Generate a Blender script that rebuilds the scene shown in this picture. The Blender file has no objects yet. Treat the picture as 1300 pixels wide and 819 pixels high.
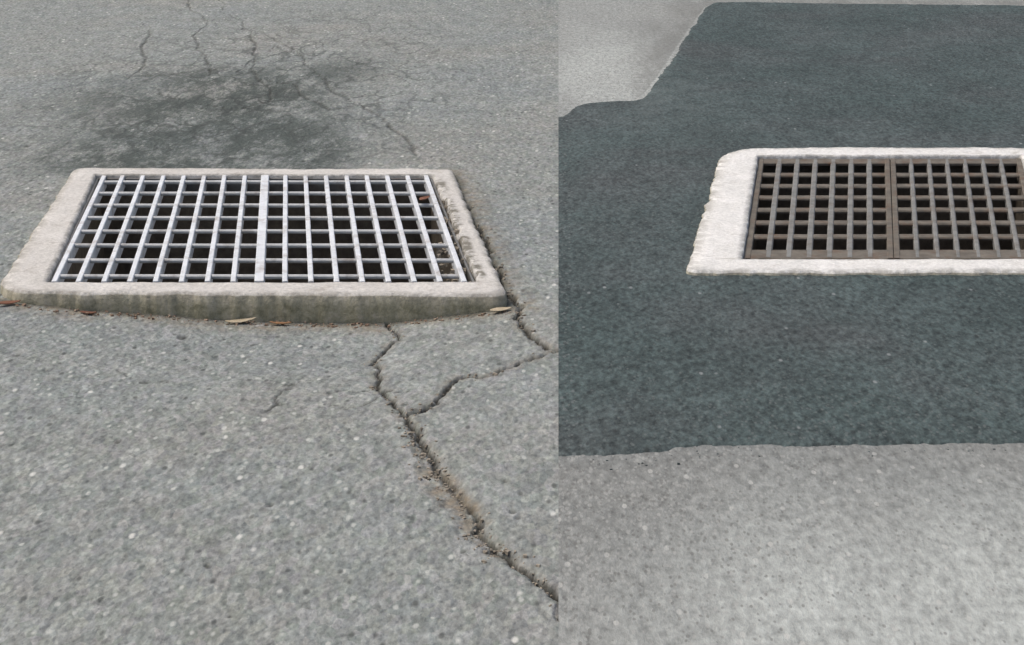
import bpy, math, random
import numpy as np
from mathutils import Vector, Matrix

random.seed(7)
rng = np.random.RandomState(11)
scene = bpy.context.scene

# ------------------------------------------------------------------ camera
W, H, FPX = 1300.0, 819.0, 2200.0
HORIZON = -320.0                      # row of the horizon in the photograph
CAM_H = 1.2
PITCH = math.atan((H / 2 - HORIZON) / FPX)
YAW = math.atan((709 - W / 2) / (FPX / math.cos(PITCH)))   # the joint runs along +Y

def _axes():
    f0 = Vector((-math.sin(YAW), math.cos(YAW), 0))
    fwd = (f0 * math.cos(PITCH) + Vector((0, 0, -math.sin(PITCH)))).normalized()
    right = fwd.cross(Vector((0, 0, 1))).normalized()
    return fwd, right, right.cross(fwd)
FWD, RIGHT, UP = _axes()

def ray(px, py):
    return FWD * FPX + RIGHT * (px - W / 2) - UP * (py - H / 2)
_d = ray(709, 500)
CAM_X = -_d.x * (CAM_H / -_d.z)       # so that the joint is the line x = 0
CAM = Vector((CAM_X, 0, CAM_H))

def at(px, py, z=0.0):
    d = ray(px, py)
    return CAM + d * ((z - CAM_H) / d.z)

cd = bpy.data.cameras.new("camera")
cam = bpy.data.objects.new("camera", cd)
scene.collection.objects.link(cam)
cam.matrix_world = Matrix(((RIGHT.x, UP.x, -FWD.x, CAM.x), (RIGHT.y, UP.y, -FWD.y, CAM.y),
                           (RIGHT.z, UP.z, -FWD.z, CAM.z), (0, 0, 0, 1)))
cd.sensor_width = 36.0
cd.lens = FPX / W * 36.0
cd.clip_start, cd.clip_end = 0.05, 2000
scene.camera = cam

# ------------------------------------------------------------------ light: hazy, almost overcast day
SUN_EL, SUN_AZ = math.radians(60), math.radians(-78)   # azimuth from +Y towards +X; from the left
world = bpy.data.worlds.new("World")
scene.world = world
world.use_nodes = True
wn = world.node_tree.nodes
sky = wn.new("ShaderNodeTexSky")
sky.sky_type = 'NISHITA'
sky.sun_disc = False
sky.sun_elevation = SUN_EL
sky.sun_rotation = SUN_AZ
sky.dust_density = 6.0
sky.air_density = 1.0
sky.ozone_density = 1.0
wn["Background"].inputs["Strength"].default_value = 0.14
world.node_tree.links.new(sky.outputs[0], wn["Background"].inputs["Color"])
sl = bpy.data.lights.new("sun", 'SUN')
sl.energy = 1.5
sl.angle = math.radians(24)
sl.color = (1.0, 0.965, 0.91)
sun = bpy.data.objects.new("sun", sl)
scene.collection.objects.link(sun)
sd_ = Vector((math.sin(SUN_AZ) * math.cos(SUN_EL), math.cos(SUN_AZ) * math.cos(SUN_EL), math.sin(SUN_EL)))
sun.rotation_euler = sd_.to_track_quat('Z', 'Y').to_euler()
sun.location = (0, 8, 9)

vs = scene.view_settings
vs.view_transform = 'Standard'
vs.look = 'None'
vs.exposure = 0.0
vs.gamma = 1.0
vs.use_curve_mapping = False

# ------------------------------------------------------------------ helpers
COL = scene.collection

def link(name, me, mat=None, parent=None, kind=None, label=None, cat=None, group=None):
    o = bpy.data.objects.new(name, me)
    COL.objects.link(o)
    if mat: me.materials.append(mat)
    if parent: o.parent = parent
    for k, v in (("kind", kind), ("label", label), ("category", cat), ("group", group)):
        if v: o[k] = v
    return o

def empty(name, loc, label, cat, group=None):
    return_o = bpy.data.objects.new(name, None)
    COL.objects.link(return_o)
    return_o.location = loc
    return_o.empty_display_size = 0.1
    return_o["label"] = label; return_o["category"] = cat
    if group: return_o["group"] = group
    return return_o

def mesh_np(name, V, F, smooth=True, attrs=None):
    """V (n,3) float, F (m,4) or (m,3) int arrays"""
    me = bpy.data.meshes.new(name)
    V = np.asarray(V, dtype=np.float32); F = np.asarray(F, dtype=np.int32)
    k = F.shape[1]
    me.vertices.add(len(V)); me.vertices.foreach_set("co", V.ravel())
    me.loops.add(F.size); me.loops.foreach_set("vertex_index", F.ravel())
    me.polygons.add(len(F))
    me.polygons.foreach_set("loop_start", np.arange(0, F.size, k, dtype=np.int32))
    me.polygons.foreach_set("loop_total", np.full(len(F), k, dtype=np.int32))
    me.polygons.foreach_set("use_smooth", np.full(len(F), smooth, dtype=bool))
    me.update(calc_edges=True)
    for nme, arr in (attrs or {}).items():
        a = me.attributes.new(nme, 'FLOAT', 'POINT')
        a.data.foreach_set("value", np.asarray(arr, dtype=np.float32).ravel())
    me.validate()
    return me

_lat = rng.rand(256, 256).astype(np.float64)
def vnoise(x, y, ox=0):
    xi = np.floor(x).astype(int); yi = np.floor(y).astype(int)
    fx = x - xi; fy = y - yi
    fx = fx * fx * (3 - 2 * fx); fy = fy * fy * (3 - 2 * fy)
    g = lambda a, b: _lat[(a + ox * 37) & 255, (b + ox * 91) & 255]
    return ((g(xi, yi) * (1 - fx) + g(xi + 1, yi) * fx) * (1 - fy)
            + (g(xi, yi + 1) * (1 - fx) + g(xi + 1, yi + 1) * fx) * fy) * 2 - 1
def fbm(x, y, oct=4, ox=0, gain=0.5):
    s = 0; a = 1.0; t = 0
    for i in range(oct):
        s = s + a * vnoise(x * 2 ** i + 13.7 * i, y * 2 ** i + 7.3 * i, ox + i); t += a; a *= gain
    return s / t
def sstep(a, b, x):
    t = np.clip((x - a) / (b - a), 0, 1)
    return t * t * (3 - 2 * t)

def poly_world(pts, z=0.0):
    return np.array([at(p[0], p[1], z)[:2] for p in pts])

def seg_dist(X, Y, P):
    """distance to polyline, arc parameter 0..1, signed side"""
    best = np.full(X.shape, 1e9); par = np.zeros(X.shape); side = np.zeros(X.shape)
    n = len(P) - 1
    for i in range(n):
        ax, ay = P[i]; bx, by = P[i + 1]
        dx, dy = bx - ax, by - ay
        L2 = dx * dx + dy * dy
        t = np.clip(((X - ax) * dx + (Y - ay) * dy) / L2, 0, 1)
        ex, ey = X - ax - t * dx, Y - ay - t * dy
        d = np.hypot(ex, ey)
        m = d < best
        best = np.where(m, d, best); par = np.where(m, (i + t) / n, par)
        side = np.where(m, np.sign(dx * ey - dy * ex), side)
    return best, par, side

def in_poly(X, Y, P):
    ins = np.zeros(X.shape, bool)
    n = len(P)
    for i in range(n):
        x1, y1 = P[i]; x2, y2 = P[(i + 1) % n]
        if y1 == y2: continue
        c = ((y1 > Y) != (y2 > Y)) & (X < (x2 - x1) * (Y - y1) / (y2 - y1) + x1)
        ins ^= c
    return ins

def grid_mesh(name, xs, ys, zfun, drop=None, keep=None):
    X, Y = np.meshgrid(xs, ys)
    Z, attrs = zfun(X, Y)
    nx, ny = len(xs), len(ys)
    V = np.stack([X, Y, Z], -1).reshape(-1, 3)
    idx = np.arange(nx * ny).reshape(ny, nx)
    F = np.stack([idx[:-1, :-1], idx[:-1, 1:], idx[1:, 1:], idx[1:, :-1]], -1)
    m = np.ones(F.shape[:2], bool)
    if drop is not None:
        D = drop(X, Y)
        m &= ~(D[:-1, :-1] & D[:-1, 1:] & D[1:, 1:] & D[1:, :-1])
    if keep is not None:
        K = keep(X, Y)
        m &= (K[:-1, :-1] | K[:-1, 1:] | K[1:, 1:] | K[1:, :-1])
    F = F[m].reshape(-1, 4)
    used = np.zeros(len(V), bool); used[F.ravel()] = True
    rem = np.cumsum(used) - 1
    return mesh_np(name, V[used], rem[F], True, {k: v.reshape(-1)[used] for k, v in attrs.items()})

# ------------------------------------------------------------------ materials
def mat_new(name, rough=0.9, spec=0.2):
    m = bpy.data.materials.new(name); m.use_nodes = True
    b = m.node_tree.nodes["Principled BSDF"]
    b.inputs["Roughness"].default_value = rough
    b.inputs["Specular IOR Level"].default_value = spec
    return m, m.node_tree, b

class NT:
    def __init__(s, nt):
        s.nt = nt
        s.co = nt.nodes.new("ShaderNodeNewGeometry").outputs["Position"]
    def link(s, a, b): s.nt.links.new(a, b)
    def noise(s, scale, detail=4, rough=0.6, dist=0.0, vec=None):
        n = s.nt.nodes.new("ShaderNodeTexNoise")
        n.inputs["Scale"].default_value = scale; n.inputs["Detail"].default_value = detail
        n.inputs["Roughness"].default_value = rough; n.inputs["Distortion"].default_value = dist
        s.link(vec or s.co, n.inputs["Vector"]); return n.outputs["Fac"]
    def voro(s, scale, feature='F1', out="Distance", vec=None, rnd=1.0):
        n = s.nt.nodes.new("ShaderNodeTexVoronoi"); n.feature = feature
        n.inputs["Scale"].default_value = scale; n.inputs["Randomness"].default_value = rnd
        s.link(vec or s.co, n.inputs["Vector"]); return n.outputs[out]
    def scaled(s, x, y, z):
        n = s.nt.nodes.new("ShaderNodeVectorMath"); n.operation = 'MULTIPLY'
        n.inputs[1].default_value = (x, y, z); s.link(s.co, n.inputs[0]); return n.outputs[0]
    def warp(s, vec, scale, amt):
        n = s.nt.nodes.new("ShaderNodeTexNoise"); n.inputs["Scale"].default_value = scale; n.inputs["Detail"].default_value = 4
        s.link(vec, n.inputs["Vector"])
        a = s.nt.nodes.new("ShaderNodeVectorMath"); a.operation = 'MULTIPLY_ADD'
        a.inputs[1].default_value = (amt,) * 3
        s.link(n.outputs["Color"], a.inputs[0]); s.link(vec, a.inputs[2]); return a.outputs[0]
    def ramp(s, fac, stops, interp='LINEAR'):
        n = s.nt.nodes.new("ShaderNodeValToRGB"); n.color_ramp.interpolation = interp
        el = n.color_ramp.elements
        while len(el) < len(stops): el.new(0.5)
        for e, (p, c) in zip(el, stops):
            e.position = p
            e.color = (c, c, c, 1) if isinstance(c, (int, float)) else (*c, 1)
        s.link(fac, n.inputs[0]); return n.outputs[0]
    def mix(s, fac, a, b, mode='MIX'):
        n = s.nt.nodes.new("ShaderNodeMix"); n.data_type = 'RGBA'; n.blend_type = mode
        for ix, v in ((0, fac), (6, a), (7, b)):
            sock = n.inputs[ix]
            if isinstance(v, (int, float)):
                sock.default_value = v if ix == 0 else (v, v, v, 1)
            elif isinstance(v, tuple): sock.default_value = (*v, 1)
            else: s.link(v, sock)
        return n.outputs[2]
    def math(s, op, a, b=0.5, c=None):
        n = s.nt.nodes.new("ShaderNodeMath"); n.operation = op
        for i, v in enumerate((a, b, c)):
            if v is None: continue
            if isinstance(v, (int, float)): n.inputs[i].default_value = v
            else: s.link(v, n.inputs[i])
        return n.outputs[0]
    def attr(s, name):
        n = s.nt.nodes.new("ShaderNodeAttribute"); n.attribute_name = name; return n.outputs["Fac"]
    def bump(s, h, strength, dist, bsdf, prev=None):
        n = s.nt.nodes.new("ShaderNodeBump"); n.inputs["Strength"].default_value = strength
        n.inputs["Distance"].default_value = dist; s.link(h, n.inputs["Height"])
        if prev: s.link(prev, n.inputs["Normal"])
        s.link(n.outputs[0], bsdf.inputs["Normal"]); return n.outputs[0]

def asphalt_old():
    m, nt, b = mat_new("old_asphalt", 0.92, 0.25); k = NT(nt)
    big = k.noise(1.3, 4, 0.6, 0.3)
    base = k.ramp(big, [(0.3, (0.218, 0.238, 0.231)), (0.5, (0.231, 0.247, 0.232)), (0.72, (0.240, 0.244, 0.224))])
    gv = k.scaled(1.0, 0.5, 1.0)
    mid = k.noise(14, 5, 0.65, 0.0, gv)
    base = k.mix(0.5, base, k.ramp(mid, [(0.25, 0.62), (0.75, 1.3)]), 'MULTIPLY')
    grain = k.noise(85, 3, 0.7, 0.0, gv)
    base = k.mix(0.75, base, k.ramp(grain, [(0.27, 0.45), (0.5, 1.0), (0.73, 1.55)]), 'MULTIPLY')
    cell = k.voro(70, out="Color", vec=gv)
    sep = nt.nodes.new("ShaderNodeSeparateColor"); k.link(cell, sep.inputs[0])
    base = k.mix(0.5, base, k.ramp(sep.outputs[0], [(0.0, 0.7), (1.0, 1.3)]), 'MULTIPLY')
    base = k.mix(0.025, base, cell, 'OVERLAY')
    # pale aggregate stones, each a small disc in its own cell
    for sc_, thr, rad, c in ((42, 0.93, 0.22, (0.58, 0.58, 0.54)), (70, 0.88, 0.30, (0.43, 0.44, 0.41)), (60, 0.92, 0.30, (0.075, 0.08, 0.075))):
        dist = k.voro(sc_, vec=gv); cc = k.voro(sc_, out="Color", vec=gv)
        sp = nt.nodes.new("ShaderNodeSeparateColor"); k.link(cc, sp.inputs[0])
        f = k.math('MULTIPLY', k.math('GREATER_THAN', sp.outputs[1], thr), k.ramp(dist, [(rad * 0.6, 1.0), (rad * 1.25, 0.0)]))
        base = k.mix(k.math('MULTIPLY', f, 0.8), base, c)
    # shallow wear pits
    pit = k.ramp(k.noise(9, 6, 0.75, 0.4), [(0.24, 1.0), (0.31, 0.0)])
    base = k.mix(k.math('MULTIPLY', pit, 0.55), base, (0.075, 0.078, 0.075))
    # wet stain with crazing beyond the drain
    st = k.attr("stain")
    sv = k.scaled(1.0, 0.42, 1.0)
    streak = k.noise(10, 12, 0.86, 0.15, k.scaled(0.75, 0.26, 1.0))
    f = k.math('MULTIPLY', st, k.ramp(streak, [(0.42, 0.10), (0.53, 1.0)]))
    base = k.mix(k.math('MULTIPLY', f, 0.88), base, (0.047, 0.059, 0.053))
    wv = k.warp(k.scaled(1.0, 0.5, 1.0), 5.0, 0.22)
    ed = k.voro(10.0, 'DISTANCE_TO_EDGE', vec=wv)
    cz = k.ramp(ed, [(0.015, 1.0), (0.09, 0.0)])
    cz = k.math('MULTIPLY', cz, k.ramp(k.noise(4, 3), [(0.40, 0.0), (0.54, 1.0)]))
    base = k.mix(k.math('MULTIPLY', k.math('MULTIPLY', cz, k.attr("craze")), 0.85), base, (0.05, 0.056, 0.052))
    # silt and crack dirt
    si = k.math('MULTIPLY', k.attr("silt"), k.ramp(k.noise(30, 5, 0.7), [(0.35, 0.0), (0.58, 1.0)]))
    base = k.mix(k.math('MULTIPLY', si, 0.85), base, k.ramp(k.noise(55, 3), [(0.3, (0.10, 0.085, 0.062)), (0.7, (0.30, 0.25, 0.18))]))
    base = k.mix(k.attr("grime"), base, (0.075, 0.075, 0.058))
    base = k.mix(k.attr("crack"), base, (0.028, 0.027, 0.022))
    k.link(base, b.inputs["Base Color"])
    h = k.mix(0.5, grain, k.ramp(k.voro(75), [(0.0, 1.0), (0.7, 0.0)]))
    p = k.bump(h, 0.9, 0.006, b)
    k.bump(mid, 0.35, 0.01, b, p)
    return m

def asphalt_new():
    m, nt, b = mat_new("new_asphalt", 0.85, 0.3); k = NT(nt)
    big = k.noise(1.6, 4, 0.6, 0.3)
    base = k.ramp(big, [(0.3, (0.047, 0.068, 0.066)), (0.5, (0.054, 0.072, 0.071)), (0.68, (0.063, 0.074, 0.074))])
    gv = k.scaled(1.0, 0.5, 1.0)
    grain = k.noise(75, 3, 0.7, 0.0, gv)
    base = k.mix(0.8, base, k.ramp(k.noise(3.2, 5, 0.65, 0.3, k.scaled(1.0, 0.45, 1.0)), [(0.3, 0.72), (0.7, 1.3)]), 'MULTIPLY')
    base = k.mix(0.95, base, k.ramp(grain, [(0.28, 0.38), (0.5, 1.0), (0.72, 1.75)]), 'MULTIPLY')
    base = k.mix(0.5, base, k.ramp(k.noise(11, 5, 0.65, 0.0, gv), [(0.25, 0.6), (0.75, 1.4)]), 'MULTIPLY')
    dist = k.voro(48, vec=gv); cc = k.voro(48, out="Color", vec=gv)
    sp = nt.nodes.new("ShaderNodeSeparateColor"); k.link(cc, sp.inputs[0])
    f = k.math('MULTIPLY', k.math('GREATER_THAN', sp.outputs[1], 0.965), k.ramp(dist, [(0.12, 1.0), (0.26, 0.0)]))
    base = k.mix(k.math('MULTIPLY', f, 0.7), base, (0.26, 0.28, 0.28))
    f = k.math('MULTIPLY', k.math('GREATER_THAN', sp.outputs[0], 0.95), k.ramp(dist, [(0.14, 1.0), (0.3, 0.0)]))
    base = k.mix(k.math('MULTIPLY', f, 0.7), base, (0.02, 0.024, 0.024))
    for sc_, thr, rad, c in ((90, 0.80, 0.36, (0.135, 0.15, 0.148)), (80, 0.76, 0.36, (0.022, 0.027, 0.027)), (55, 0.93, 0.34, (0.018, 0.022, 0.022)), (130, 0.75, 0.4, (0.11, 0.125, 0.122))):
        dist = k.voro(sc_, vec=gv); cc = k.voro(sc_, out="Color", vec=gv)
        sp = nt.nodes.new("ShaderNodeSeparateColor"); k.link(cc, sp.inputs[0])
        f = k.math('MULTIPLY', k.math('GREATER_THAN', sp.outputs[2], thr), k.ramp(dist, [(rad * 0.8, 1.0), (rad * 1.15, 0.0)]))
        base = k.mix(k.math('MULTIPLY', f, 0.6), base, c)
    scuff = k.math('MULTIPLY', k.attr("scuff"), k.ramp(k.noise(7, 6, 0.7), [(0.4, 0.0), (0.65, 1.0)]))
    base = k.mix(k.math('MULTIPLY', scuff, 0.5), base, (0.13, 0.155, 0.15))
    k.link(base, b.inputs["Base Color"])
    h = k.mix(0.5, grain, k.ramp(k.voro(80), [(0.0, 1.0), (0.7, 0.0)]))
    k.bump(h, 0.8, 0.006, b)
    return m

def pale_pavement():
    m, nt, b = mat_new("pale_pavement", 0.93, 0.2); k = NT(nt)
    big = k.noise(1.4, 5, 0.6, 0.4)
    base = k.ramp(big, [(0.3, (0.180, 0.190, 0.183)), (0.55, (0.198, 0.204, 0.193)), (0.75, (0.216, 0.221, 0.208))])
    dust_glare = k.math('MULTIPLY', k.attr("dust_glare"), k.ramp(k.noise(4.5, 6, 0.7, 0.0, k.scaled(1.0, 0.3, 1.0)), [(0.25, 0.6), (0.65, 1.0)]))
    base = k.mix(k.math('MULTIPLY', dust_glare, 0.85), base, (0.43, 0.455, 0.43))  # lightens the dusty far area and paints the near-right overexposure into the colour
    gv = k.scaled(1.0, 0.5, 1.0)
    grain = k.noise(60, 4, 0.7, 0.0, gv)
    base = k.mix(0.9, base, k.ramp(grain, [(0.28, 0.6), (0.5, 1.0), (0.72, 1.4)]), 'MULTIPLY')
    base = k.mix(0.5, base, k.ramp(k.noise(16, 5, 0.65, 0.0, gv), [(0.25, 0.9), (0.75, 1.1)]), 'MULTIPLY')
    for sc_, thr, rad, c in ((95, 0.72, 0.38, (0.33, 0.335, 0.315)), (120, 0.70, 0.38, (0.115, 0.113, 0.105)), (150, 0.70, 0.42, (0.33, 0.335, 0.315)), (60, 0.96, 0.28, (0.48, 0.48, 0.45))):
        dist = k.voro(sc_, vec=gv); cc = k.voro(sc_, out="Color", vec=gv)
        sp = nt.nodes.new("ShaderNodeSeparateColor"); k.link(cc, sp.inputs[0])
        f = k.math('MULTIPLY', k.math('GREATER_THAN', sp.outputs[2], thr), k.ramp(dist, [(rad * 0.8, 1.0), (rad * 1.15, 0.0)]))
        base = k.mix(k.math('MULTIPLY', f, 0.5), base, c)
    dist = k.voro(26, vec=gv); cc = k.voro(26, out="Color", vec=gv)
    sp = nt.nodes.new("ShaderNodeSeparateColor"); k.link(cc, sp.inputs[0])
    f = k.math('MULTIPLY', k.math('GREATER_THAN', sp.outputs[1], 0.965), k.ramp(dist, [(0.10, 1.0), (0.24, 0.0)]))
    base = k.mix(k.math('MULTIPLY', f, 0.65), base, (0.07, 0.065, 0.058))
    so = k.math('MULTIPLY', k.attr("edge_tone"), k.ramp(k.noise(7, 6, 0.7, 0.0, k.scaled(1.0, 0.25, 1.0)), [(0.32, 0.1), (0.6, 1.0)]))
    base = k.mix(k.math('MULTIPLY', so, 0.65), base, (0.15, 0.152, 0.142))
    k.link(base, b.inputs["Base Color"])
    k.bump(grain, 0.8, 0.005, b)
    return m

def concrete(name, c0, c1, stainc, amt):
    m, nt, b = mat_new(name, 0.9, 0.2); k = NT(nt)
    base = k.ramp(k.noise(7, 6, 0.65, 0.3), [(0.3, c0), (0.7, c1)])
    base = k.mix(0.5, base, k.ramp(k.noise(110, 3, 0.7), [(0.28, 0.6), (0.72, 1.3)]), 'MULTIPLY')
    f = k.ramp(k.noise(16, 6, 0.75, 0.6), [(0.56, 0.0), (0.70, 1.0)])
    base = k.mix(k.math('MULTIPLY', f, amt), base, stainc)
    pit = k.ramp(k.voro(60), [(0.06, 1.0), (0.12, 0.0)])
    base = k.mix(k.math('MULTIPLY', pit, 0.4), base, stainc)
    mo = k.attr("moss")
    mcol = k.ramp(k.noise(38, 8, 0.75, 0.3), [(0.3, (0.18, 0.17, 0.105)), (0.5, (0.36, 0.335, 0.235)), (0.72, (0.54, 0.48, 0.38))])
    base = k.mix(mo, base, mcol)
    ch = k.math('MULTIPLY', k.attr("chip"), k.ramp(k.noise(26, 5, 0.7), [(0.42, 0.0), (0.56, 1.0)]))
    base = k.mix(k.math('MULTIPLY', ch, 0.85), base, (0.13, 0.12, 0.09))
    k.link(base, b.inputs["Base Color"])
    p = k.bump(k.noise(90, 4, 0.75), 0.8, 0.005, b)
    k.bump(k.noise(18, 5, 0.6), 0.4, 0.008, b, p)
    return m

def steel(name, c0, c1, rust, amt, metal=0.55, rough=0.5):
    m, nt, b = mat_new(name, rough, 0.5); k = NT(nt)
    b.inputs["Metallic"].default_value = metal
    base = k.ramp(k.noise(25, 5, 0.65), [(0.3, c0), (0.7, c1)])
    f = k.ramp(k.noise(13, 6, 0.75, 0.5), [(0.5, 0.0), (0.68, 1.0)])
    f = k.math('MULTIPLY', f, amt)
    base = k.mix(f, base, rust)
    k.link(base, b.inputs["Base Color"])
    mm = k.math('MULTIPLY', k.math('SUBTRACT', 1.0, f), metal)
    k.link(mm, b.inputs["Metallic"])
    k.bump(k.noise(140, 3, 0.6), 0.25, 0.002, b)
    return m

def plain(name, stops, rough=0.85):
    m, nt, b = mat_new(name, rough, 0.2); k = NT(nt)
    k.link(k.ramp(k.noise(31, 4, 0.7), stops), b.inputs["Base Color"])
    return m

M_OLD, M_NEW, M_PALE = asphalt_old(), asphalt_new(), pale_pavement()
M_COLLAR = concrete("weathered_concrete", (0.505, 0.485, 0.445), (0.64, 0.62, 0.58), (0.30, 0.27, 0.23), 0.55)
M_WHITE = concrete("white_painted_concrete", (0.64, 0.635, 0.60), (0.78, 0.77, 0.74), (0.42, 0.40, 0.35), 0.7)
M_PIT = plain("pit_concrete", [(0.3, (0.10, 0.086, 0.068)), (0.7, (0.20, 0.172, 0.135))])
M_GALV = steel("galvanised_steel", (0.60, 0.625, 0.64), (0.76, 0.78, 0.79), (0.30, 0.26, 0.22), 0.75, 0.25, 0.6)
M_ROD = steel("dull_steel_rod", (0.42, 0.435, 0.43), (0.58, 0.59, 0.58), (0.16, 0.12, 0.085), 0.6, 0.25, 0.7)
M_CAST = steel("weathered_cast_iron", (0.085, 0.074, 0.058), (0.19, 0.168, 0.135), (0.12, 0.072, 0.042), 0.9, 0.15, 0.8)
M_WORN = steel("worn_cast_iron", (0.15, 0.15, 0.137), (0.27, 0.268, 0.25), (0.13, 0.10, 0.075), 0.8, 0.25, 0.65)
M_ANGLE = steel("dark_angle_iron", (0.12, 0.12, 0.115), (0.22, 0.22, 0.21), (0.12, 0.085, 0.06), 0.7, 0.4, 0.6)

# ------------------------------------------------------------------ drain layout on the ground plane
ZL, ZR = 0.020, 0.013                       # tops of the two collars
L_OUT = [(1, 366), (94, 213), (573, 214), (643, 374)]       # front-left, back-left, back-right, front-right
L_OUT_F = [(-9, 371), (94, 213), (573, 214), (644, 375)]
L_IN = [(60, 358), (122, 221.5), (549, 221.5), (606, 358)]
R_OUT = [(871, 345), (918, 187), (1338, 187), (1412, 345)]
R_IN = [(943, 328.5), (963, 197), (1297, 197), (1327, 328.5)]
Lout, Lin = poly_world(L_OUT_F, ZL), poly_world(L_IN, ZL)
Rout, Rin = poly_world(R_OUT, ZR), poly_world(R_IN, ZR)
Lmid, Rmid = Lout * 0.6 + Lin * 0.4, Rout * 0.6 + Rin * 0.4

# ------------------------------------------------------------------ left: old cracked asphalt
CR = {  # cracks traced on the ground: points, half width start/end (m), depth
    'main_up': ([(490, 404), (505, 423), (492, 443), (472, 464), (482, 484), (492, 505), (507, 525), (520, 538)], .0030, .0060, .012),
    'main': ([(520, 538), (538, 559), (554, 579), (564, 602), (582, 625), (605, 653), (625, 687), (646, 707), (671, 725), (697, 743), (716, 768), (735, 800)], .0075, .0070, .022),
    'branch': ([(512, 529), (541, 518), (559, 505), (574, 487), (589, 478), (610, 481), (635, 472), (666, 459), (687, 451), (712, 444)], .0060, .0022, .012),
    'corner': ([(597, 262), (612, 290), (624, 318), (636, 348), (648, 378), (655, 405), (671, 423), (689, 436), (712, 447)], .0085, .0055, .016),
    'hair': ([(418, 497), (441, 496), (472, 495), (496, 498), (519, 497)], .0022, .0018, .004),
    'far_a': ([(272, -6), (280, 15), (303, 24), (319, 40), (322, 75), (327, 102), (345, 128)], .006, .006, .006),
    'far_b': ([(345, 48), (384, 74), (404, 98), (452, 131), (492, 156), (520, 181), (528, 197)], .004, .006, .006),
    'far_c': ([(187, 38), (178, 62), (181, 84), (163, 100)], .006, .005, .005),
    'hair_b': ([(336, 522), (352, 512), (364, 494), (376, 486), (398, 482)], .0026, .0018, .004),
    'hair_c': ([(150, 470), (184, 483), (212, 487)], .0020, .0018, .003),
    'hair_d': ([(478, 505), (440, 520), (412, 513)], .0018, .0014, .003),
    'far_e': ([(240, -5), (262, 30), (250, 62), (268, 95)], .004, .005, .005),
    'far_f': ([(322, 75), (300, 92), (262, 88), (215, 96), (160, 98)], .006, .006, .006),
    'far_g': ([(327, 102), (372, 108), (418, 140), (450, 134)], .006, .005, .006),
    'far_h': ([(345, 128), (300, 140), (240, 130), (200, 118)], .006, .006, .006),
    'far_d': ([(380, 72), (352, 58), (340, 66)], .005, .004, .005),
}
FRONT_Y = (Lout[0][1] + Lout[3][1]) / 2
fx0, fx1 = Lout[0][0], Lout[3][0]
dip_px = [(-60, 0.0), (0, 0.004), (60, 0.012), (150, 0.026), (300, 0.043), (400, 0.047), (500, 0.046), (560, 0.030), (630, 0.016), (700, 0.0)]
DIP_X = [fx0 + (fx1 - fx0) * p / 643.0 for p, _ in dip_px]
DIP_D = [d for _, d in dip_px]

def dip(X, Y):
    D = np.interp(X, DIP_X, DIP_D)
    return -D * np.where(Y < FRONT_Y, np.exp(-((FRONT_Y - Y) / 0.55) ** 2), np.exp(-((Y - FRONT_Y) / 0.10) ** 2))
def crack_world(pts):
    out = []
    for p in pts:
        q = at(*p)
        for _ in range(4):
            if q.y < FRONT_Y + 0.05: q = at(p[0], p[1], float(dip(q.x, q.y)))
        out.append(q[:2])
    return np.array(out)
CRW = {}
for kname, (pts, w0, w1, dep) in CR.items():
    P = crack_world(pts)
    # subdivide and jitter so that the line is ragged
    for it in range(3 if not kname.startswith('far') else 2):
        Q = [P[0]]
        for i in range(len(P) - 1):
            a, b2 = P[i], P[i + 1]
            dd = b2 - a
            nrm = np.array([-dd[1], dd[0]])
            Q.append((a + b2) / 2 + nrm * (rng.rand() - 0.5) * (0.10 if kname.startswith('far') else 0.34)); Q.append(b2)
        P = np.array(Q)
    CRW[kname] = (P, w0 * 0.78, w1 * 0.78, dep * 0.7)

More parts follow.
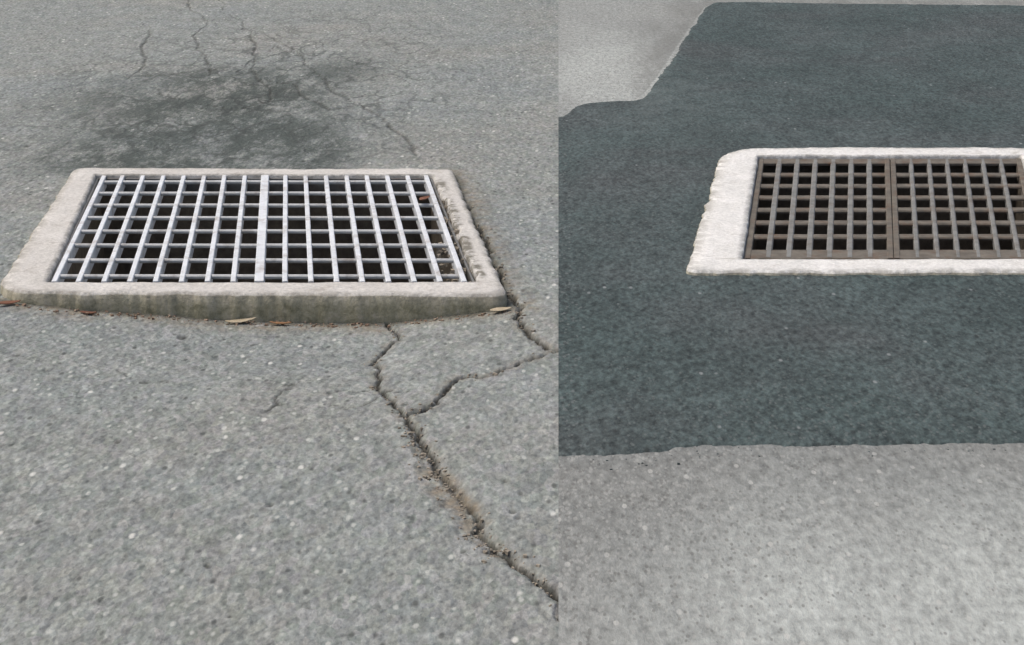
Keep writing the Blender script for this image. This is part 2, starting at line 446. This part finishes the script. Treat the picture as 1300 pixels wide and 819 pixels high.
def left_height(X, Y):
    seam = sstep(0.0, 0.10, -X)
    Z = 0.006 * fbm(X * 0.9, Y * 0.9, 3) * seam
    near = (Y > 1.5) & (Y < 9.5) & (X > -3.2)
    Z += np.where(near, 0.0016 * fbm(X * 22, Y * 22, 4, 5, 0.7) * seam, 0)
    D = np.interp(X + 0.02 * fbm(X * 9, Y * 3, 2, 3), DIP_X, DIP_D)
    fall = np.where(Y < FRONT_Y, np.exp(-((FRONT_Y - Y) / 0.55) ** 2), np.exp(-((Y - FRONT_Y) / 0.10) ** 2))
    Z -= (D - 0.0) * fall * np.where(X < -0.01, 1, 0.2)
    # the asphalt has been pushed up a little round the back and the sides
    cr = np.zeros(X.shape); silt = np.zeros(X.shape); carve = np.zeros(X.shape)
    wob = 0.55 * fbm(X * 40, Y * 40, 3, 9)
    farw = sstep(5.4, 6.2, Y)
    wx = X + (0.006 + 0.012 * farw) * fbm(X * 28, Y * (28 - 20 * farw), 3, 2); wy = Y + 0.010 * fbm(X * 28, Y * 18, 3, 4)
    for kname, (P, w0, w1, dep) in CRW.items():
        d, t, side = seg_dist(wx, wy, P)
        w = (w0 + (w1 - w0) * t) * np.clip(1 + wob * 1.3, 0.25, 2.0)
        if kname.startswith('far') or kname.startswith('hair'):
            w = w * np.clip(1.0 + 1.1 * fbm(X * 6, Y * 3, 2, 6), 0.0, 1.8)
        e = 1 - sstep(w * 0.55, w * 1.25 + 0.0015, d)
        k2 = 0.55 if kname.startswith('far') else (0.7 if kname.startswith('hair') else 1.0)
        if kname == 'main':   # part of the length is packed with silt
            pack = np.exp(-((t - 0.36) / 0.17) ** 2)
            k2 = k2 * (1 - 0.55 * pack * (0.6 + 0.8 * (wob > 0)))
            off = 0.026 * np.exp(-((t - 0.36) / 0.2) ** 2)
            band = 1 - sstep(0.3, 1.0, d / (0.016 + off * np.where(side < 0, 1.8, 0.35)))
            silt = np.maximum(silt, band * (0.35 + 0.65 * np.exp(-((t - 0.36) / 0.22) ** 2)))
            carve = np.maximum(carve, band * 0.006)
        elif kname in ('corner', 'branch', 'main_up'):
            silt = np.maximum(silt, 0.45 * (1 - sstep(0.2, 1.0, d / 0.028)))
        cr = np.maximum(cr, e * k2)
        carve = np.maximum(carve, e * dep)
    for px, py, r in ((355, 512, 5), (367, 492, 7), (374, 487, 4), (232, 427, 7), (222, 423, 4), (184, 484, 8), (263, 716, 7), (110, 437, 5), (649, 648, 7), (658, 655, 5), (290, 781, 5),
                      (60, 470, 4), (418, 497, 5), (424, 700, 4), (150, 560, 4), (588, 700, 4), (526, 188, 9), (443, 199, 5), (33, 185, 7), (205, 208, 5), (385, 205, 5), (640, 610, 4), (345, 640, 4)):
        c = at(px, py, float(dip(at(px, py).x, at(px, py).y)))
        rr = r * 0.6 * (c - CAM).length / FPX
        e = 1 - sstep(0.35, 1.25, np.hypot((wx - c.x) / (rr * 1.5), (wy - c.y) / (rr * 2.2)) + wob * 0.8)
        cr = np.maximum(cr, e * 0.6); carve = np.maximum(carve, e * 0.004)
    Z -= carve
    # stain beyond the collar
    c = at(305, 135)
    u = (X - c.x); v = (Y - c.y)
    top, bot = at(312, 70).y - c.y, c.y - at(312, 212).y
    xr = np.interp(v, [-bot, 0, top, top * 1.6], [0.60, 0.66, 0.44, 0.14])
    n = fbm(X * 2.6, Y * 1.3, 4, 8)
    st = (1 - sstep(0.35, 1.15, np.abs(u + 0.06) / xr + 0.35 * n)) * np.where(v > 0, 1 - sstep(top * 0.55, top * 1.25, v + 0.5 * n), 1 - sstep(bot * 1.0, bot * 1.3, -v))
    craze = np.clip(1 - np.hypot(u / 0.95, v / np.where(v > 0, 2.6, 1.6)), 0, 1) ** 0.6
    # grime on the asphalt close along the front and right edge of the collar
    d, t, _ = seg_dist(X, Y, np.array([Lout[0], Lout[3], Lout[2]]))
    grime = (1 - sstep(0.0, 0.035, d + 0.018 * fbm(X * 30, Y * 22, 3, 12))) * 0.8
    silt = np.maximum(silt, (1 - sstep(0.015, 0.10, d + 0.03 * fbm(X * 12, Y * 9, 3, 14))) * 0.85)
    return Z, {"crack": cr, "silt": silt, "stain": st, "craze": craze, "grime": grime}

def geo(a, b, n, grow=1.35):
    s = np.cumsum(grow ** np.arange(n)); return a + (b - a) * s / s[-1]
ys = [2.0]
while ys[-1] < 9.2: ys.append(ys[-1] + min(0.018, 0.00072 * ys[-1] ** 2))
ys = np.concatenate([geo(2.0, -250, 22)[::-1], np.array(ys), geo(ys[-1], 400, 22)])
xs_l = np.concatenate([geo(-2.95, -300, 22)[::-1], np.arange(-2.95, -1e-6, 0.0042), [0.0]])
gme = grid_mesh("ground", xs_l, ys, left_height, drop=lambda X, Y: in_poly(X, Y, Lmid))
link("ground", gme, M_OLD, kind="structure", label="worn grey cracked asphalt around the raised drain")

# ------------------------------------------------------------------ right: pale pavement and the fresh asphalt patch
PATCH = [(709, 146), (722, 137), (742, 131), (775, 128), (804, 127), (816, 121), (832, 100), (862, 54), (894, 9), (906, 3),
         (960, 2.5), (1060, 4.5), (1180, 6), (1300, 7), (1500, 8),
         (1720, 571), (1300, 570), (1000, 570), (905, 570), (872, 573), (842, 579), (800, 581), (750, 584), (709, 587)]
PW = poly_world(PATCH)
PW[0][0] = PW[-1][0] = 0.0
edge_l = np.vstack([PW])               # open polyline: the joint side is left out

def patch_sd(X, Y):
    d, t, s = seg_dist(X, Y, edge_l)
    ins = in_poly(X, Y, np.vstack([PW, [[-0.5, PW[-1][1]], [-0.5, PW[0][1]]]]))
    return np.where(ins, d, -d)

def pave_height(X, Y):
    seam = sstep(0.0, 0.10, X)
    Z = 0.004 * fbm(X * 0.9, Y * 0.9, 3, 20) * seam - 0.0
    near = (Y > 1.5) & (Y < 10) & (X < 3.2)
    Z += np.where(near, 0.0010 * fbm(X * 24, Y * 24, 3, 25, 0.7) * seam, 0)
    # dusty area by the far patch corner; overexposed light painted over the near right side
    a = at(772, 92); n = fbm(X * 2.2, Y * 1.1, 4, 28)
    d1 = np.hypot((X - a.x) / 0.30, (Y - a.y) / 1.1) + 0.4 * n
    dust_glare = 0.55 * (1 - sstep(0.2, 1.2, d1)) + 0.45
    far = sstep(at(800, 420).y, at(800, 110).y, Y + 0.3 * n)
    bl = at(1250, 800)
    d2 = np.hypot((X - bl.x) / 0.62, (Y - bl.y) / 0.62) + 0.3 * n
    dust_glare = np.maximum(dust_glare * far, (1 - sstep(0.15, 1.3, d2)) * (1 - far))
    sd = patch_sd(X, Y)
    up = (Y > at(800, 150).y)
    edge_tone = np.where(up & (sd < 0), (1 - sstep(0.05, 0.34, -sd + 0.10 * n)) , 0)  # darker grey tone beside the far edge of the patch
    edge_tone = edge_tone * (0.2 + 0.8 * sstep(at(770, 110).x, at(835, 95).x, X + 0.05 * n))
    return Z - 0.010 * sstep(0.05, 0.10, sd), {"dust_glare": dust_glare, "edge_tone": edge_tone}

def patch_height(X, Y):
    sd = patch_sd(X, Y) + 0.014 * fbm(X * 9, Y * 5, 4, 31) + 0.009 * fbm(X * 60, Y * 24, 4, 33, 0.75)
    Z = -0.010 + 0.0145 * sstep(-0.022, 0.034, sd)
    seam = sstep(0.0, 0.10, X)
    Z += (0.002 * fbm(X * 1.1, Y * 1.1, 3, 20) + 0.0011 * fbm(X * 24, Y * 24, 3, 36, 0.7)) * seam
    Z -= 0.004 * (1 - seam)
    c = at(830, 118)
    scuff = np.exp(-(((X - c.x) / 0.22) ** 2 + ((Y - c.y) / 0.9) ** 2))
    return Z, {"scuff": scuff}

xs_r = np.concatenate([[0.0], np.arange(0.006, 2.7, 0.0062), geo(2.7, 300, 22)])
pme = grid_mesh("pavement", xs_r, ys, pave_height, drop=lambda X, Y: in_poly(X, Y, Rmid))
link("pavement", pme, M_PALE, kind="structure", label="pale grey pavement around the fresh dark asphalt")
xs_p = np.concatenate([[0.0], np.arange(0.006, PW[:, 0].max() + 0.05, 0.0062)])
ys_p = ys[(ys > PW[:, 1].min() - 0.1) & (ys < PW[:, 1].max() + 0.1)]
ame = grid_mesh("asphalt_patch", xs_p, ys_p, patch_height, drop=lambda X, Y: in_poly(X, Y, Rmid), keep=lambda X, Y: patch_sd(X, Y) > -0.05)
link("asphalt_patch", ame, M_NEW, kind="structure", label="fresh dark blue-grey asphalt laid round the white-edged drain")

# ------------------------------------------------------------------ collars
def rounded(P, radii, n=8):
    out = []
    for i in range(4):
        p, a, c = P[i], P[i - 1], P[(i + 1) % 4]
        ua = (a - p) / np.linalg.norm(a - p); uc = (c - p) / np.linalg.norm(c - p)
        r = radii[i]
        for t in np.linspace(0, 1, n):
            out.append((1 - t) ** 2 * (p + ua * r) + 2 * t * (1 - t) * p + t * t * (p + uc * r))
    return np.array(out)

def resample(P, n):
    Q = np.vstack([P, P[:1]])
    L = np.concatenate([[0], np.cumsum(np.hypot(*np.diff(Q, axis=0).T))])
    s = np.linspace(0, L[-1], n, endpoint=False)
    return np.stack([np.interp(s, L, Q[:, 0]), np.interp(s, L, Q[:, 1])], -1)

def collar_mesh(name, Pout, Pin, z, rad_o, seed, wob, chipside=False, depth=0.22, b=0.009, edge_grime=0.55):
    # rays from the middle cross both outlines, so rings match point by point
    c = Pin.mean(0)
    n = 720
    def on(P, ang):
        Q = np.vstack([P, P[:1]]); res = np.zeros((len(ang), 2))
        d = np.stack([np.cos(ang), np.sin(ang)], -1)
        bt = np.full(len(ang), 1e9)
        for i in range(len(P)):
            a, b2 = Q[i] - c, Q[i + 1] - c
            e = b2 - a
            den = d[:, 0] * e[1] - d[:, 1] * e[0]
            den = np.where(np.abs(den) < 1e-12, 1e-12, den)
            t = (a[0] * e[1] - a[1] * e[0]) / den
            u = (a[0] * d[:, 1] - a[1] * d[:, 0]) / den
            ok = (t > 0) & (u >= -1e-6) & (u <= 1 + 1e-6) & (t < bt)
            bt = np.where(ok, t, bt)
        return c + d * bt[:, None]
    # angles spread evenly along the outer outline
    ro = rounded(Pout, rad_o)
    ang = np.arctan2(*(resample(ro, n) - c).T[::-1])
    O = on(ro, ang); I = on(rounded(Pin, [0.012] * 4), ang)
    nrm = (O - I) / np.linalg.norm(O - I, axis=1)[:, None]
    wO = wob * fbm(O[:, 0] * 16 + seed, O[:, 1] * 16, 5, seed, 0.75)
    wI = wob * 0.35 * fbm(I[:, 0] * 20 + seed, I[:, 1] * 20, 3, seed + 3)
    if chipside:   # the right inner edge has broken away
        cs = sstep(Pin[2][0] - 0.06, Pin[2][0] + 0.02, I[:, 0]) * sstep(Pin[3][1], Pin[3][1] + 0.08, I[:, 1]) * (1 - sstep(Pin[2][1] - 0.15, Pin[2][1], I[:, 1]))
        wI = wI + 0.014 * cs * (0.4 + fbm(I[:, 0] * 30, I[:, 1] * 30, 3, seed + 7))
    else: cs = np.zeros(n)
    O = O + nrm * wO[:, None]; I = I + nrm * wI[:, None]
    rings = []
    def ring(t, off, zz):   # t 0 inner .. 1 outer
        p = I + (O - I) * t + nrm * off
        return np.column_stack([p, np.full(n, zz) if np.isscalar(zz) else zz])
    width = np.linalg.norm(O - I, axis=1)
    zz = lambda p, a: z + a * fbm(p[:, 0] * 16, p[:, 1] * 16, 3, seed + 5)
    specs = [(0, 0, z - depth, 0, 0), (0, 0, z - 0.05, 0, 0), (0, 0, z - 0.006, 0.0, 1), (0, 0.004, None, 0, 1)]
    for t in (0.15, 0.3, 0.5, 0.68): specs.append((t, 0, None, 0, 1 if t < 0.5 else 0))
    specs += [(1, -b * 1.3, None, 0, 0), (1, -b * 0.6, z - 0.0035, 0.1, 0), (1, 0.0, z - b * 0.9, 0.75, 0), (1, 0.003, z - 0.03, 1, 0),
              (1, 0.006, z - 0.06, 1, 0), (1, 0.0, z - depth, 1, 0)]
    V = []; moss = []; chip = []
    for t, off, zv, mo, ch in specs:
        r = ring(t, off, 0.0)
        r[:, 2] = zz(r, 0.0022) if zv is None else zv + (0.002 * fbm(r[:, 0] * 16, r[:, 1] * 16, 3, seed + 5) if zv > z - 0.02 else 0)
        V.append(r)
        moss.append(np.full(n, mo)); chip.append(np.maximum(ch * cs, edge_grime if (t in (0, 1) and abs(off) < 0.0101) else 0.0) if zv is None or zv > z - 0.02 else ch * cs)
    k = len(specs)
    V = np.vstack(V)
    i = np.arange(n); j = (i + 1) % n
    F = np.vstack([np.column_stack([a * n + i, (a + 1) * n + i, (a + 1) * n + j, a * n + j]) for a in range(k - 1)])
    F = F[:, ::-1]
    F = np.vstack([F, np.column_stack([(k - 1) * n + i, i, j, (k - 1) * n + j])[:, ::-1]])
    return mesh_np(name, V, F, True, {"moss": np.concatenate(moss), "chip": np.concatenate(chip)})

def recentre(me, loc):
    me.transform(Matrix.Translation(-Vector(loc))); return me

def fix_normals(me):
    import bmesh
    bm = bmesh.new(); bm.from_mesh(me); bmesh.ops.recalc_face_normals(bm, faces=bm.faces); bm.to_mesh(me); bm.free(); return me

def pit_mesh(P, z0, depth, name="pit"):
    c = P.mean(0)
    Q = c + (P - c) * 0.985
    V = []; F = []
    n = 4
    for zz in (z0, z0 - depth):
        for p in Q: V.append((p[0], p[1], zz))
    # outer shell for thickness
    Q2 = c + (P - c) * 1.08
    for zz in (z0, z0 - depth - 0.08):
        for p in Q2: V.append((p[0], p[1], zz))
    for i in range(4):
        j = (i + 1) % 4
        F.append((i, j, 4 + j, 4 + i)); F.append((8 + i, 12 + i, 12 + j, 8 + j)); F.append((i, 8 + i, 8 + j, j))
    F.append((4, 5, 6, 7)); F.append((12, 15, 14, 13))
    return fix_normals(mesh_np(name, V, F, False))

def bil(Q, u, v):
    """Q: front-left, back-left, back-right, front-right; u to the right, v to the back"""
    return (Q[0] * (1 - u) + Q[3] * u) * (1 - v) + (Q[1] * (1 - u) + Q[2] * u) * v

def flat_bar(a, b, w, ztop, h, bev=0.0016, name="bar"):
    """bar from a to b (2D), width w, chamfered top"""
    a = np.array(a); b = np.array(b)
    d = (b - a) / np.linalg.norm(b - a); nn = np.array([-d[1], d[0]])
    prof = [(-w / 2, -h), (-w / 2, -bev), (-w / 2 + bev, 0), (w / 2 - bev, 0), (w / 2, -bev), (w / 2, -h)]
    V = []
    for p in (a, b):
        for s, zz in prof: V.append((*(p + nn * s), ztop + zz))
    k = len(prof); F4 = [(i, (i + 1) % k, k + (i + 1) % k, k + i) for i in range(k)]
    me = bpy.data.meshes.new(name)
    me.from_pydata([tuple(map(float, v)) for v in V], [], F4 + [tuple(range(k))[::-1], tuple(range(k, 2 * k))])
    return fix_normals(me)

def rod(a, b, r, zc, squash=1.0, name="rod", n=8):
    a = np.array(a); b = np.array(b)
    d = (b - a) / np.linalg.norm(b - a); nn = np.array([-d[1], d[0]])
    V = []
    for p in (a, b):
        for i in range(n):
            t = 2 * math.pi * (i + 0.5) / n
            V.append((*(p + nn * r * math.cos(t)), zc + r * squash * math.sin(t)))
    F = [(i, (i + 1) % n, n + (i + 1) % n, n + i) for i in range(n)] + [tuple(range(n))[::-1], tuple(range(n, 2 * n))]
    me = bpy.data.meshes.new(name)
    me.from_pydata([tuple(map(float, v)) for v in V], [], F)
    return fix_normals(me)

def frame_strip(P, z, w, h, parent, loc, mat, name="angle_frame"):
    for i in range(4):
        a, b2 = P[i], P[(i + 1) % 4]
        c = P.mean(0)
        d = (b2 - a) / np.linalg.norm(b2 - a); nn = np.array([-d[1], d[0]])
        if np.dot(c - a, nn) < 0: nn = -nn
        s = w / 2 + 0.001
        me = flat_bar(a + nn * s + d * (w if i % 2 else 0), b2 + nn * s - d * (w if i % 2 else 0), w, z, h, name=name)
        link(name, recentre(me, loc), mat, parent)

# --- left drain
locL = Vector((*Lin.mean(0), 0.0))
dl = empty("drain_collar", locL, "raised weathered beige concrete drain surround with mossy front edge, standing in cracked asphalt", "drain")
me = fix_normals(collar_mesh("collar", Lout, Lin, ZL, [0.11, 0.035, 0.03, 0.05], 3, 0.011, True, b=0.006))
link("collar", recentre(me, locL), M_COLLAR, dl)
link("pit", recentre(pit_mesh(Lin, ZL - 0.06, 0.75), locL), M_PIT, dl)
frame_strip(Lin, ZL - 0.010, 0.006, 0.05, dl, locL, M_ANGLE)

# --- right drain
locR = Vector((*Rin.mean(0), 0.0))
dr = empty("drain_collar", locR, "clean white painted concrete drain surround set flush in fresh dark asphalt", "drain")
me = fix_normals(collar_mesh("collar", Rout, Rin, ZR, [0.03, 0.17, 0.17, 0.06], 17, 0.013, b=0.005))
link("collar", recentre(me, locR), M_WHITE, dr)
link("pit", recentre(pit_mesh(Rin, ZR - 0.06, 0.75), locR), M_PIT, dr)
frame_strip(Rin, ZR - 0.012, 0.006, 0.05, dr, locR, M_ANGLE)

# ------------------------------------------------------------------ left grates: galvanised bar grating
GL = poly_world([(66, 357.5), (130, 222.8), (543, 222.8), (592, 357.5)], ZL - 0.004)
def bar_grate(u0, u1, label):
    z = ZL - 0.003
    ctr = bil(GL, (u0 + u1) / 2, 0.5)
    loc = Vector((ctr[0], ctr[1], z - 0.04))
    g = empty("drain_grate", loc, label, "grate", "galvanised grates of the beige drain")
    for i in range(9):
        u = u0 + (u1 - u0) * i / 8
        w = 0.0125
        if i in (0, 8): u += (0.0050 if i == 0 else -0.0050); w = 0.0130
        jit = (random.random() - 0.5) * 0.0012
        link("bearing_bar", recentre(flat_bar(bil(GL, u + jit, 0.0), bil(GL, u - jit, 1.0), w, z + (random.random() - .5) * .0012, 0.032, name="bearing_bar"), loc), M_GALV, g)
    for r in range(8):
        v = 0.058 + 0.127 * r
        j = (random.random() - 0.5) * 0.004
        link("cross_rod", recentre(rod(bil(GL, u0 + 0.006, v + j), bil(GL, u1 - 0.006, v - j), 0.0058, z - 0.0078, 1.0, "cross_rod"), loc), M_ROD, g)
    return g
bar_grate(0.0, 0.5, "galvanised steel bar grate in the beige collar, the one farther from the cracked corner")
bar_grate(0.5, 1.0, "galvanised steel bar grate in the beige collar, beside its chipped inner edge")

# ------------------------------------------------------------------ right grates: cast iron
GR = poly_world([(945, 327.5), (964, 197.6), (1296, 197.6), (1325, 327.5)], ZR - 0.010)
def cast_grate(u0, u1, label, lw):
    z = ZR - 0.010
    ctr = bil(GR, (u0 + u1) / 2, 0.5)
    loc = Vector((ctr[0], ctr[1], z - 0.04))
    g = empty("drain_grate", loc, label, "grate", "cast iron grates of the white drain")
    du = u1 - u0
    W0 = np.linalg.norm(bil(GR, u1, .5) - bil(GR, u0, .5))
    D0 = np.linalg.norm(bil(GR, u0, 1) - bil(GR, u0, 0))
    rim = 0.015
    ua, ub = u0 + du * (rim / 2 + 0.001) / W0, u1 - du * (rim / 2 + 0.001) / W0
    va, vb = 0.040, 0.985
    # rim
    for u in (ua, ub):
        link("rim_bar", recentre(flat_bar(bil(GR, u, 0.0), bil(GR, u, 1.0), rim, z, 0.03, 0.002, "rim_bar"), loc), M_CAST, g)
    for v, w in ((0.036, 0.078), (0.956, 0.092)):
        link("rim_bar", recentre(flat_bar(bil(GR, ua, v), bil(GR, ub, v), w, z - 0.0015, 0.008, 0.002, "rim_bar"), loc), M_CAST, g)
    for i in range(1, 7):
        u = ua + (ub - ua) * i / 7
        link("long_bar", recentre(flat_bar(bil(GR, u, 0.01), bil(GR, u, 0.99), lw, z - 0.0008, 0.022, 0.003, "long_bar"), loc), M_WORN, g)
    for r in range(1, 7):
        v = 0.070 + (0.916 - 0.070) * r / 7 + (random.random() - .5) * 0.004
        link("cross_bar", recentre(flat_bar(bil(GR, ua, v), bil(GR, ub, v), 0.036, z - 0.003, 0.007, 0.003, "cross_bar"), loc), M_CAST, g)
    return g
cast_grate(0.0, 0.5, "weathered cast iron grate in the white collar, next to its broad white end", 0.016)
cast_grate(0.5, 1.0, "weathered cast iron grate in the white collar, farther from its broad white end", 0.013)

# ------------------------------------------------------------------ small debris
def stones(name, spots, mat, label):
    V = []; F = []
    base = [(-1, -1, -1), (1, -1, -1), (1, 1, -1), (-1, 1, -1), (-.7, -.7, .8), (.7, -.7, .8), (.7, .7, .8), (-.7, .7, .8)]
    fc = [(0, 3, 2, 1), (4, 5, 6, 7), (0, 1, 5, 4), (1, 2, 6, 5), (2, 3, 7, 6), (3, 0, 4, 7)]
    for (x, y, z, s) in spots:
        k = len(V); a = random.uniform(0, 6.28); sx, sy, sz = s * random.uniform(.6, 1.3), s * random.uniform(.5, 1.1), s * random.uniform(.4, .9)
        for bx, by, bz in base:
            bx += random.uniform(-.35, .35); by += random.uniform(-.35, .35); bz += random.uniform(-.25, .25)
            px, py = bx * sx, by * sy
            V.append((x + px * math.cos(a) - py * math.sin(a), y + px * math.sin(a) + py * math.cos(a), z + bz * sz))
        F += [tuple(k + i for i in f) for f in fc]
    return link(name, mesh_np(name, V, F, False), mat, kind="stuff", label=label, cat="gravel")

def zl(x, y):
    Z, _ = left_height(np.array([[x]]), np.array([[y]])); return float(Z[0, 0])

def along(P, n, spread, bias=0.0, t0=0.0, t1=1.0, s0=0.0012, s1=0.0042):
    xs_, ys_, ss = [], [], []
    m = len(P) - 1
    for _ in range(n):
        t = random.uniform(t0, t1) * m; i = min(int(t), m - 1); f = t - i
        p = P[i] * (1 - f) + P[i + 1] * f
        d = P[i + 1] - P[i]; nn = np.array([-d[1], d[0]]) / (np.linalg.norm(d) + 1e-9)
        p = p + nn * (random.gauss(bias, spread))
        xs_.append(p[0]); ys_.append(p[1]); ss.append(s0 + (s1 - s0) * random.random() ** 2.2)
    xs_, ys_ = np.array(xs_), np.array(ys_)
    Z, _ = left_height(xs_[None], ys_[None])
    return [(x, y, float(z) + s * 0.25, s) for x, y, z, s in zip(xs_, ys_, Z[0], ss) if x < -0.01]
sp = along(CRW['main'][0], 240, 0.014, -0.014, 0.02, 0.62)
sp += along(CRW['main'][0], 90, 0.012, 0.0, 0.5, 0.95)
sp += along(CRW['branch'][0], 60, 0.010) + along(CRW['main_up'][0], 60, 0.012)
sp += along(CRW['corner'][0], 150, 0.014, 0.0, 0.0, 0.75, 0.0012, 0.0048)
M_GRAVEL = plain("loose_grit", [(0.3, (0.14, 0.12, 0.09)), (0.5, (0.27, 0.235, 0.185)), (0.7, (0.42, 0.37, 0.30))])
stones("loose_gravel", sp, M_GRAVEL, "brownish loose grit lying along the open cracks")
# grit trapped between the grate and the chipped inner edge
sp = []
for _ in range(70):
    v = random.random() * 0.9; u = random.uniform(1.004, 1.03)
    p = bil(GL, u, v); s = random.uniform(0.003, 0.009)
    sp.append((p[0], p[1], ZL - 0.026 + random.uniform(0, 0.014) , s))
for _ in range(40):
    v = random.random() * 0.35; u = random.uniform(0.955, 0.995)
    p = bil(GL, u, v + 0.02); s = random.uniform(0.003, 0.009)
    sp.append((p[0], p[1], ZL - 0.030 + random.uniform(0, 0.008), s))
stones("trapped_grit", sp, M_GRAVEL, "grey brown grit caught at the chipped inner edge of the beige collar")

def leaf(name, px, py, length, width, ang, mat, label, z=None, curl=0.3):
    zz = -0.02 if z is None else z
    for _ in range(6):
        p = at(px, py, zz + 0.004)
        if z is None: zz = 0.5 * zz + 0.5 * zl(p.x, min(p.y, FRONT_Y - 0.02))
    p.y = min(p.y, FRONT_Y - 0.022) if z is None else p.y
    n = 7
    V = []; F = []
    for i in range(n):
        t = i / (n - 1); w = width * math.sin(math.pi * min(max(t, 0.04), 0.98)) ** 0.7 * (1 - 0.35 * t)
        x = (t - 0.5) * length
        up = curl * length * (t - 0.5) ** 2 * 1.4
        for s, dz in ((-1, curl * w * 0.7), (0, 0.0), (1, curl * w * 0.9)):
            V.append((x, s * w / 2 + 0.06 * length * math.sin(t * 2.4), up + dz))
    m0 = len(V)
    V += [(a, b2, c + 0.0012) for a, b2, c in V]
    for i in range(n - 1):
        for s in range(2):
            a = i * 3 + s
            F.append((a, a + 3, a + 4, a + 1)); F.append((m0 + a, m0 + a + 1, m0 + a + 4, m0 + a + 3))
    for i in range(n - 1):
        for s in (0, 2):
            a = i * 3 + s; q = (a, a + 3, m0 + a + 3, m0 + a); F.append(q if s else q[::-1])
    o = link(name, fix_normals(mesh_np(name, V, F, True)), mat, label=label, cat="leaf", group="scraps of leaf by the drain")
    o.location = (p.x, p.y, zz + 0.002); o.rotation_euler = (random.uniform(-.1, .1), random.uniform(-.1, .1), ang)
    return o
fl = np.array([Lout[0], Lout[3]]); fl = fl + np.array([[0.05, -0.02], [0.0, -0.02]])
sp = along(fl, 260, 0.010, -0.004, 0.0, 1.0, 0.0012, 0.0050)
M_LITTER = plain("edge_litter", [(0.32, (0.11, 0.085, 0.06)), (0.5, (0.25, 0.17, 0.12)), (0.68, (0.42, 0.36, 0.28))])
stones("edge_litter", sp, M_LITTER, "rust brown crumbs strewn along the foot of the mossy collar edge")
sp = []
for _ in range(120):
    x = random.uniform(0.03, 1.3)
    yb = float(np.interp(x, PW[15:][::-1, 0], PW[15:][::-1, 1]))
    y = yb + random.gauss(-0.012, 0.022); s_ = 0.0008 + 0.0022 * random.random() ** 3
    sp.append((x, y, 0.0015, s_))
stones("asphalt_crumbs", sp, M_NEW, "dark asphalt crumbs scattered along the near edge of the fresh patch")
M_RED = plain("russet_leaf", [(0.3, (0.13, 0.06, 0.04)), (0.7, (0.22, 0.11, 0.07))])
M_TAN = plain("straw_leaf", [(0.3, (0.36, 0.30, 0.20)), (0.7, (0.50, 0.44, 0.34))])
M_OCH = plain("ochre_leaf", [(0.3, (0.24, 0.13, 0.07)), (0.7, (0.34, 0.20, 0.11))])
leaf("fallen_leaf", 12, 385, 0.055, 0.022, 0.5, M_RED, "dull red leaf at the near rounded corner of the beige collar")
leaf("fallen_leaf", 112, 398, 0.045, 0.016, -0.4, M_RED, "dull red leaf in front of the mossy edge, second from the rounded corner")
leaf("fallen_leaf", 306, 409, 0.070, 0.018, 0.06, M_TAN, "long straw coloured leaf lying in front of the mossy collar edge")
leaf("fallen_leaf", 356, 411, 0.050, 0.014, -0.1, M_OCH, "small orange leaf in front of the mossy edge, just right of the straw coloured one")
leaf("fallen_leaf", 636, 394, 0.050, 0.026, 0.3, M_TAN, "crumpled tan scrap at the broken corner of the beige collar")
leaf("fallen_leaf", 540, 253, 0.040, 0.028, 0.9, M_RED, "rust red leaf caught on the grate by the chipped inner edge", z=ZL + 0.001)
